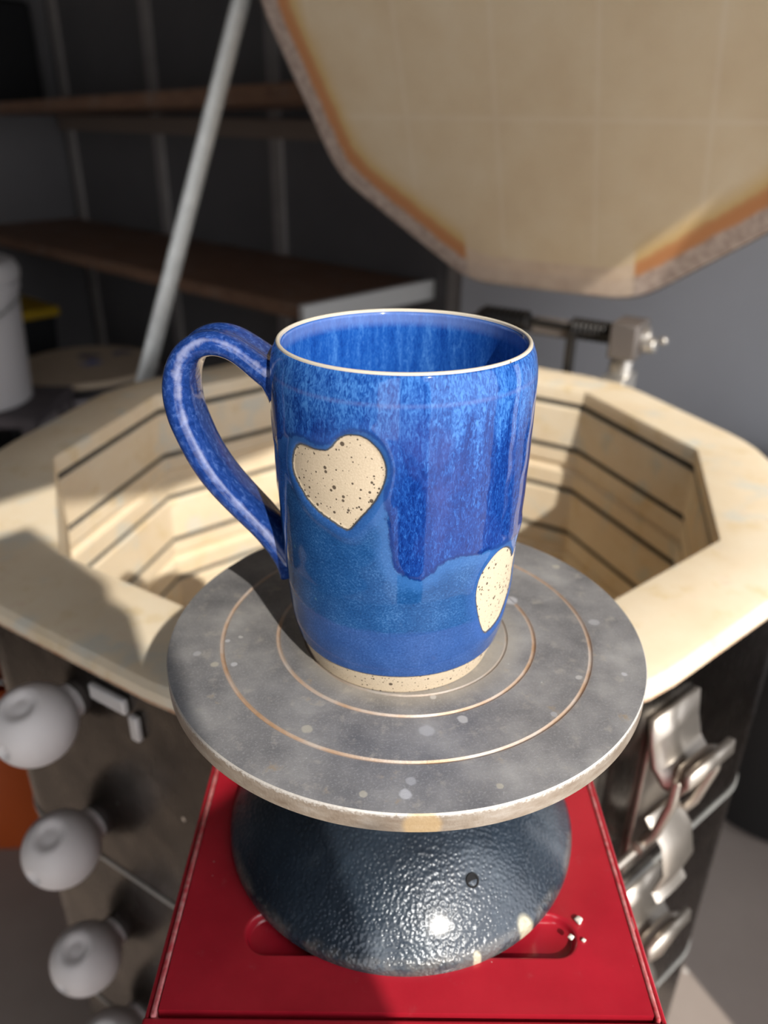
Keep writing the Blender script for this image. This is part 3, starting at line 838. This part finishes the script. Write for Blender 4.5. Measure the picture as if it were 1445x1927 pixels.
def lid_mat():
    m = NT('burnt_lid_brick'); c = m.scale(m.coords(), 10)
    e = m.attr('edge_distance')
    n = m.noise(c, 1.2, 5, .6); n2 = m.noise(c, 55, 4, .7); n3 = m.noise(c, 4, 5, .65)
    col = m.ramp(n, [(.3, (.64,.50,.33)), (.5, (.68,.545,.365)), (.72, (.71,.585,.41))])
    sep = m.node('ShaderNodeSeparateXYZ'); m.link(c, sep.inputs[0])
    def seam(x, pitch, off):
        f = m.math('FRACT', m.math('DIVIDE', m.math('SUBTRACT', x, off), pitch))
        d = m.math('MULTIPLY', m.math('MINIMUM', f, m.math('SUBTRACT', 1, f)), pitch)
        return m.step(d, .045, .012)
    sm = m.math('MAXIMUM', seam(sep.outputs[0], 1.27, .60), seam(sep.outputs[1], 2.25, 2.25-3.732))
    inside = m.step(e, .45, .6)
    col = m.mix(m.math('MULTIPLY', m.math('MULTIPLY', sm, inside), .26), col, (.78,.67,.53))
    # heat stain ring, worn grey lip
    ew = m.math('ADD', e, m.math('MULTIPLY', m.math('SUBTRACT', n3, .5), .10))
    # the hinge-side brick is a newer, paler one
    hb = m.math('MULTIPLY', m.step(m.math('ABSOLUTE', sep.outputs[0]), 1.22, 1.16), m.step(sep.outputs[1], -2.9, -3.0))
    k = m.math('SUBTRACT', 1, hb)
    col = m.mix(m.math('MULTIPLY', m.math('MULTIPLY', m.step(ew, .72, .46), .75), k), col, (.60,.40,.15))
    col = m.mix(m.math('MULTIPLY', m.math('MULTIPLY', m.step(ew, .52, .40), .85), k), col, (.50,.20,.085))
    lip = m.step(ew, .31, .24)
    col = m.mix(m.math('MULTIPLY', lip, .85), col, m.ramp(m.noise(c, 9, 5, .7), [(.35, (.30,.25,.22)), (.6, (.52,.45,.40))]))
    col = m.mix(m.math('MULTIPLY', m.math('MULTIPLY', hb, m.step(e, .46, .42)), .8), col, m.ramp(n3, [(.4, (.66,.52,.40)), (.7, (.54,.40,.30))]))
    col = m.mix(m.math('MULTIPLY', m.specks(c, 3, .01, .05, .3), .7), col, (.85,.75,.6))
    return m.set(color=col, rough=.95, spec=.1, normal=m.bump(n2, .35, .0014))
M1, n1, t1 = build_kiln()

# ------------------------------------------------------------------ white ball plugs on the left of the kiln
def plug_mat():
    return simple('white_ceramic', (.74,.70,.68), .55, 0, .04, 30)
M_PLUG = plug_mat(); M_HOLE = simple('plug_hole_dark', (.05,.045,.045), .8)
def make_plug():
    r = .28
    t = thing('peephole_plug', '', 'kiln plug', (0, 0, 0), 'white ball plugs down the kiln side')
    prof = []
    for j in range(37):
        th_ = PI*j/36
        prof.append((max(1e-6, r*math.sin(th_)), -r*1.0*math.cos(th_)))
    mb = MB(); mb.lathe(prof, 64)
    d = Vector((-.095, -.336, .93)).normalized(); h = Vector((-.43, -.90, -.06)).normalized()
    nv = []
    for p in mb.v:
        q = Vector(p).normalized()
        for ax, rad, dep in ((d, .50, .05), (h, .20, .09)):
            an = math.acos(max(-1, min(1, q.dot(ax))))
            s = max(0, min(1, (rad-an)/(rad*.55))); s = s*s*(3-2*s)
            p = tuple(Vector(p) - q*dep*s)
        nv.append(p)
    mb.v = nv
    mb.build('ball', M_PLUG, t, angle=80)
    M = Matrix.Translation(h*(r-.074)) @ h.to_track_quat('Z', 'Y').to_matrix().to_4x4() @ Matrix.Diagonal((.55, 1.45, 1, 1))
    mb = MB(); mb.lathe([(.0001,.012),(.055,.012),(.066,.0),(.05,-.02)], 28, M=M); mb.build('hole', M_HOLE, t)
    mb = MB(); nn = -n1
    mb.tube([nn*.18, nn*.30], .13, 20, up=(0, 0, 1)); mb.build('stem', M_PLUG, t)
    return t
PL = [(-2.415, 1.241, -1.68, 'topmost white ball plug on the kiln side, nearest the brick rim'),
      (-2.454, 1.265, -2.895, 'second white ball plug down the kiln side, below the topmost one'),
      (-2.489, 1.287, -4.197, 'third white ball plug down the kiln side'),
      (-2.426, 1.248, -5.309, 'lowest white ball plug, cut off by the bottom of the picture')]
plug0 = make_plug()
for i, (x, y, z, lb) in enumerate(PL):
    if i == 0: t = plug0
    else:
        t = plug0.copy(); COL.objects.link(t)
        for ch in list(plug0.children):
            c = ch.copy(); COL.objects.link(c); c.parent = t
    t.location = Vector((x, y, z))*S; t['label'] = lb

# ------------------------------------------------------------------ shelves on the back wall
def wood_mat(name, a, b, ang=0):
    m = NT(name); c = m.scale(m.coords(), 10)
    r = m.node('ShaderNodeMapping'); m.link(c, r.inputs[0]); r.inputs['Rotation'].default_value = (0, 0, math.atan2(.677, .736)); r.inputs[3].default_value = (.12, 1, 1)
    n = m.noise(r.outputs[0], 3.0, 6, .6, 1.2)
    col = m.ramp(n, [(.3, a), (.7, b)])
    col = m.mix(m.math('MULTIPLY', m.step(m.noise(c, 1.2, 5), .52, .7), .35), col, (.36,.31,.27))
    return m.set(color=col, rough=.65)
M_SHELF = wood_mat('brown_shelf_wood', (.17,.09,.055), (.30,.17,.105))
M_UPR = simple('pale_upright_paint', (.34,.31,.29), .7, 0, .1, 20)
sh = thing('wall_shelving', 'brown wooden wall shelves with pale uprights, on the dark wall behind the kiln', 'shelving', room(-19.5, D_BACK, FLOOR))
def rbox(mb, s0, s1, n0, n1_, z0, z1, mat=0): mb.box(s0, s1, n0, n1_, z0, z1, mat, ROT_ROOM)
mb = MB(); rbox(mb, T_LEFT+.02, -11.0, D_BACK-4.3, D_BACK-.12, -2.0, -1.69)
mb.build('shelf_board', M_SHELF, sh, bevel=.03, smooth=False)
mb = MB(); rbox(mb, -10.98, -10.80, D_BACK-4.34, D_BACK-.02, -2.12, -1.66)
mark(mb.build('end_cap', simple('white_end_board', (.74,.73,.70), .6), sh, bevel=.02, smooth=False), 'white end board of the lower shelf')
mb = MB()
for (sa, za, zb_) in ((T_LEFT+.02, 1.84, 2.12), (-8.0, 2.22, 2.62)): 
    pass
v = []
for s_, z0, z1 in ((T_LEFT+.02, 1.80, 2.06), (-8.5, 2.22, 2.60)):
    for n_ in (D_BACK-4.0, D_BACK-.12): v += [(s_, n_, z0), (s_, n_, z1)]
mb.add(v, [(0,1,3,2),(4,6,7,5),(0,4,5,1),(2,3,7,6),(1,5,7,3),(0,2,6,4)], 0, ROT_ROOM)
mb.build('shelf_board', M_SHELF, sh, bevel=.03, smooth=False)
mb = MB(); rbox(mb, -28.2, -10, D_BACK-.35, D_BACK-.10, 1.35, 1.82); mb.build('ledger_rail', simple('ledger_wood', (.27,.21,.17), .7), sh, smooth=False)
for s_ in (-31.5+3.5, -22.35, -16.55, -10.1):
    mb = MB(); rbox(mb, s_-.22, s_+.22, D_BACK-.12, D_BACK-.0, FLOOR, 13); mb.build('upright', M_UPR, sh, smooth=False)
# black case standing on the upper shelf, in the corner
cs = thing('black_case', 'flat black case standing upright in the corner on the upper shelf', 'case', room(-27.0, D_BACK-1.5, 2.1))
M_CASE = simple('black_plastic', (.006,.006,.007), .6)
mb = MB(); zt = 2.1
mb.box(T_LEFT+.05, T_LEFT+.85, D_BACK-3.9, D_BACK-.9, zt-.015, zt+3.1, 0, ROT_ROOM); mb.build('shell', M_CASE, cs, bevel=.15, smooth=True)
mb = MB(); mb.tube([ROT_ROOM @ Vector((T_LEFT+.9, D_BACK-2.9, zt+1.9)), ROT_ROOM @ Vector((T_LEFT+1.0, D_BACK-2.9, zt+2.3)), ROT_ROOM @ Vector((T_LEFT+.9, D_BACK-2.9, zt+2.7))], .07, 8)
mb.build('handle', simple('case_handle', (.03,.028,.03), .5), cs)

# ------------------------------------------------------------------ pottery wheel with a bat
wx, wy, wz = -8.7, 19.2, -4.5
pw = thing('pottery_wheel', 'grey pottery wheel under the round wooden bat, behind the kiln', 'pottery wheel', (wx, wy, FLOOR))
M_WT = simple('wheel_table_grey', (.30,.27,.28), .6, 0, .15, 15)
mb = MB(); mb.lathe([(.0001,wz-.75),(2.1,wz-.75),(2.2,wz-.70),(2.2,wz-.38),(2.12,wz-.38),(2.08,wz-.60),(.0001,wz-.60)], 64, M=Matrix.Translation((wx, wy, 0)))
mb.build('splash_pan', M_WT, pw)
mb = MB(); mb.lathe([(.5,wz-.62),(.5,wz-.30),(1.55,wz-.28),(1.55,wz-.16),(.0001,wz-.16)], 48, M=Matrix.Translation((wx, wy, 0)))
mb.build('wheel_head', simple('wheel_head_aluminium', (.5,.5,.5), .4, .9), pw)
mb = MB(); mb.box(wx-1.3, wx+1.3, wy-1.1, wy+1.1, FLOOR+1.2, wz-.75); mb.build('motor_housing', M_WT, pw, bevel=.1)
for q in range(3):
    an = 2*PI*q/3+.4; mb = MB(); mb.tube([(wx+1.1*math.cos(an), wy+1.1*math.sin(an), wz-.8), (wx+1.9*math.cos(an), wy+1.9*math.sin(an), FLOOR)], .13, 12); mb.build('leg', M_BLACK, pw)
def bat_mat():
    m = NT('bat_wood'); c = m.scale(m.coords(), 10)
    n = m.noise(c, 3, 5)
    col = m.ramp(n, [(.3, (.50,.39,.27)), (.7, (.60,.48,.35))])
    w = m.noise(c, 2.6, 4, .6, 0, 'Color')
    q = m.vmath('ADD', c, m.vmath('MULTIPLY', m.vmath('SUBTRACT', w, (.5,.5,.5)).outputs[0], (1.1,1.1,0)).outputs[0]).outputs[0]
    q = m.vmath('MULTIPLY', q, (1, 1, 0)).outputs[0]
    for (x, y, r, cc) in ((.15, .1, .36, (.04,.13,.50)), (-.20, .85, .42, (.06,.07,.13)), (.65, 1.3, .30, (.07,.10,.22))):
        d = m.vmath('DISTANCE', q, (x, y, 0)).outputs['Value']
        col = m.mix(m.math('MULTIPLY', m.step(d, r, r*.5), .85), col, cc)
    return m.set(color=col, rough=.8)
mb = MB(); mb.lathe([(.0001,wz-.158),(1.96,wz-.158),(2.0,wz-.12),(2.0,wz-.04),(1.96,wz),(.0001,wz)], 72, M=Matrix.Translation((wx, wy, 0)))
mark(mb.build('wooden_bat', bat_mat(), loc=(wx, wy, wz)), 'round tan wooden bat with blue glaze stains, lying on the pottery wheel', 'bat')

# ------------------------------------------------------------------ bench, bucket, totes
bz = -4.3
bn = thing('low_bench', 'low dark bench under the white bucket at the left edge', 'bench', (-9.7, 15.6, FLOOR))
M_BENCH = simple('dark_bench_wood', (.10,.085,.09), .7, 0, .25, 12)
mb = MB(); mb.box(-11.9, -8.1, 14.1, 16.6, bz-.25, bz); mb.build('bench_top', M_BENCH, bn, bevel=.03, smooth=False)
for x in (-11.7, -8.3):
    for y in (14.3, 16.4):
        mb = MB(); mb.box(x-.15, x+.15, y-.15, y+.15, FLOOR, bz-.25); mb.build('leg', M_BENCH, bn, smooth=False)
bx, by = -9.98, 15.3
bk = thing('plastic_bucket', 'white plastic bucket with a pale lid, cut off by the left edge of the picture', 'bucket', (bx, by, bz))
MT = Matrix.Translation((bx, by, bz))
mb = MB(); mb.lathe([(.0001,0),(1.22,0),(1.30,.05),(1.42,2.6),(1.48,2.62),(1.48,2.75),(1.42,2.77),(1.44,2.95)], 64, M=MT); mb.build('body', simple('white_plastic', (.62,.59,.585), .5), bk)
mb = MB(); mb.lathe([(1.52,2.85),(1.53,3.05),(1.46,3.20),(1.34,3.26),(1.25,3.20),(.0001,3.18)], 64, M=MT); mb.build('lid', simple('bucket_lid_plastic', (.60,.57,.56), .5), bk)
mb = MB(); mb.tube([(bx+1.56*math.cos(a), by+1.56*math.sin(a), bz+2.5-.6*math.sin(a-PI)) for a in np.linspace(PI, 2*PI, 24)], .03, 8); mb.build('bail', M_GREYBAR, bk)
M_TOTE = simple('black_tote_plastic', (.004,.005,.007), .5); M_YEL = simple('yellow_tote_lid', (.52,.33,.008), .45)
for i, (px, py, z0, h, lb) in enumerate(((-12.7, 23.3, FLOOR, 2.5, 'lower black storage tote with a yellow lid, on the floor behind the bench'), (-12.7, 23.3, FLOOR+2.65, 2.95, 'upper black storage tote with a yellow lid, stacked behind the white bucket'))):
    t = thing('storage_tote', lb, 'storage box', (px, py, z0), 'black totes with yellow lids')
    MT = Matrix.Translation((px, py, 0)) @ Matrix.Rotation(math.radians(-43), 4, 'Z')
    mb = MB(); mb.add([(-1.25,-.95,z0),(1.25,-.95,z0),(1.25,.95,z0),(-1.25,.95,z0),(-1.4,-1.1,z0+h),(1.4,-1.1,z0+h),(1.4,1.1,z0+h),(-1.4,1.1,z0+h)], [(0,3,2,1),(4,5,6,7),(0,1,5,4),(1,2,6,5),(2,3,7,6),(3,0,4,7)], 0, MT)
    mb.build('body', M_TOTE, t, bevel=.12)
    mb = MB(); mb.box(-1.5, 1.5, -1.2, 1.2, z0+h-.15, z0+h+.15, 0, MT); mb.build('lid', M_YEL, t, bevel=.07)

# ------------------------------------------------------------------ floor objects left and right
ox, oy = -6.6, 7.9
t = thing('orange_bucket', 'orange plastic bucket on the concrete floor behind the white ball plugs', 'bucket', (ox, oy, FLOOR))
MT = Matrix.Translation((ox, oy, FLOOR)); M_OR = simple('orange_plastic', (.36,.062,.008), .45)
mb = MB(); mb.lathe([(.0001,0),(1.15,0),(1.2,.05),(1.38,2.9),(1.45,2.92),(1.45,3.5),(1.41,3.52),(1.36,3.45),(1.14,.1),(.0001,.1)], 56, M=MT); mb.build('body', M_OR, t)
mb = MB(); mb.lathe([(1.43,2.98),(1.52,2.98),(1.52,3.06),(1.43,3.06)], 56, M=MT, closed=True); mb.build('rim_ring', M_OR, t)
mb = MB(); mb.tube([(ox+1.5*math.cos(a), oy+1.5*math.sin(a), FLOOR+3.0+.9*math.sin(a+PI)) for a in np.linspace(PI, 2*PI, 24)], .03, 8); mb.build('bail', M_GREYBAR, t)
gx, gy = 7.35, 8.35
t = thing('waste_bin', 'round black bin on the floor behind the right side of the kiln', 'bin', (gx, gy, FLOOR))
MT = Matrix.Translation((gx, gy, FLOOR)); M_BIN = simple('black_bin_plastic', (.012,.012,.0125), .45)
mb = MB(); mb.lathe([(.0001,0),(1.35,0),(1.45,.08),(1.75,5.9),(1.70,5.95),(1.64,5.9),(1.36,.15),(.0001,.12)], 64, M=MT); mb.build('body', M_BIN, t)
mb = MB(); mb.lathe([(1.72,5.7),(1.84,5.72),(1.86,5.95),(1.78,6.05),(1.68,6.0)], 64, M=MT); mb.build('rim', M_BIN, t)

# ------------------------------------------------------------------ camera
f_px, PITCH, ROLL = 1481.69, math.radians(26.831), math.radians(.677)
CAM = Vector((-.0997, -2.798, 1.984))
fw = Vector((0, math.cos(PITCH), -math.sin(PITCH))); rt0 = Vector((1, 0, 0)); up0 = Vector((0, math.sin(PITCH), math.cos(PITCH)))
rt = rt0*math.cos(ROLL) + up0*math.sin(ROLL); up = -rt0*math.sin(ROLL) + up0*math.cos(ROLL)
MC = Matrix(((rt.x, up.x, -fw.x, CAM.x), (rt.y, up.y, -fw.y, CAM.y), (rt.z, up.z, -fw.z, CAM.z), (0, 0, 0, 1)))
cam_d = bpy.data.cameras.new('camera'); cam = bpy.data.objects.new('camera', cam_d); COL.objects.link(cam)
Mm = MC.copy(); Mm.translation = CAM*S; cam.matrix_world = Mm
cam_d.sensor_fit = 'VERTICAL'; cam_d.sensor_height = 36; cam_d.sensor_width = 27; cam_d.lens = 36*f_px/1927
cam_d.clip_start = .005; cam_d.clip_end = 60
cam_d.dof.use_dof = True; cam_d.dof.focus_distance = .272; cam_d.dof.aperture_fstop = 7.9; cam_d.dof.aperture_blades = 0
scene.camera = cam

# ------------------------------------------------------------------ light
SUN_AZ, SUN_EL = math.radians(-65), math.radians(37)
sv = Vector((math.cos(SUN_EL)*math.cos(SUN_AZ), math.cos(SUN_EL)*math.sin(SUN_AZ), math.sin(SUN_EL)))
sd = bpy.data.lights.new('sun', 'SUN'); sd.energy = 4.7; sd.angle = math.radians(.53); sd.color = (1, .94, .85)
so = bpy.data.objects.new('sun', sd); COL.objects.link(so); so.rotation_euler = sv.to_track_quat('Z', 'Y').to_euler()
so.location = sv*5
w = bpy.data.worlds.new('sky'); scene.world = w; w.use_nodes = True
bg = w.node_tree.nodes['Background']; bg.inputs[0].default_value = (.93, .95, 1.0, 1); bg.inputs[1].default_value = 3.3
# daylight portal in the doorway (guides sky sampling only)
zax = T.copy(); yax = Vector((0, 0, 1)); xax = yax.cross(zax)
for na, nb, zt in ((WIN0, DOOR1, DOORTOP), (LOW0, LOW1, LOWTOP)):
    pd = bpy.data.lights.new('door_portal', 'AREA'); pd.shape = 'RECTANGLE'; pd.size = (nb-na)*S; pd.size_y = (zt-FLOOR)*S; pd.cycles.is_portal = True
    po = bpy.data.objects.new('door_portal', pd); COL.objects.link(po)
    pc = room(T_FRONT+.6, (na+nb)/2, (zt+FLOOR)/2)
    po.matrix_world = Matrix(((xax.x, yax.x, zax.x, pc.x*S), (xax.y, yax.y, zax.y, pc.y*S), (xax.z, yax.z, zax.z, pc.z*S), (0, 0, 0, 1)))

scene.view_settings.view_transform = 'Standard'; scene.view_settings.look = 'None'
scene.view_settings.gamma = 1; scene.view_settings.use_curve_mapping = False
scene.view_settings.exposure = 0.0
scene.cycles.use_denoising = True
scene.cycles.max_bounces = 10; scene.cycles.diffuse_bounces = 6; scene.cycles.glossy_bounces = 6
scene.cycles.sample_clamp_indirect = 8
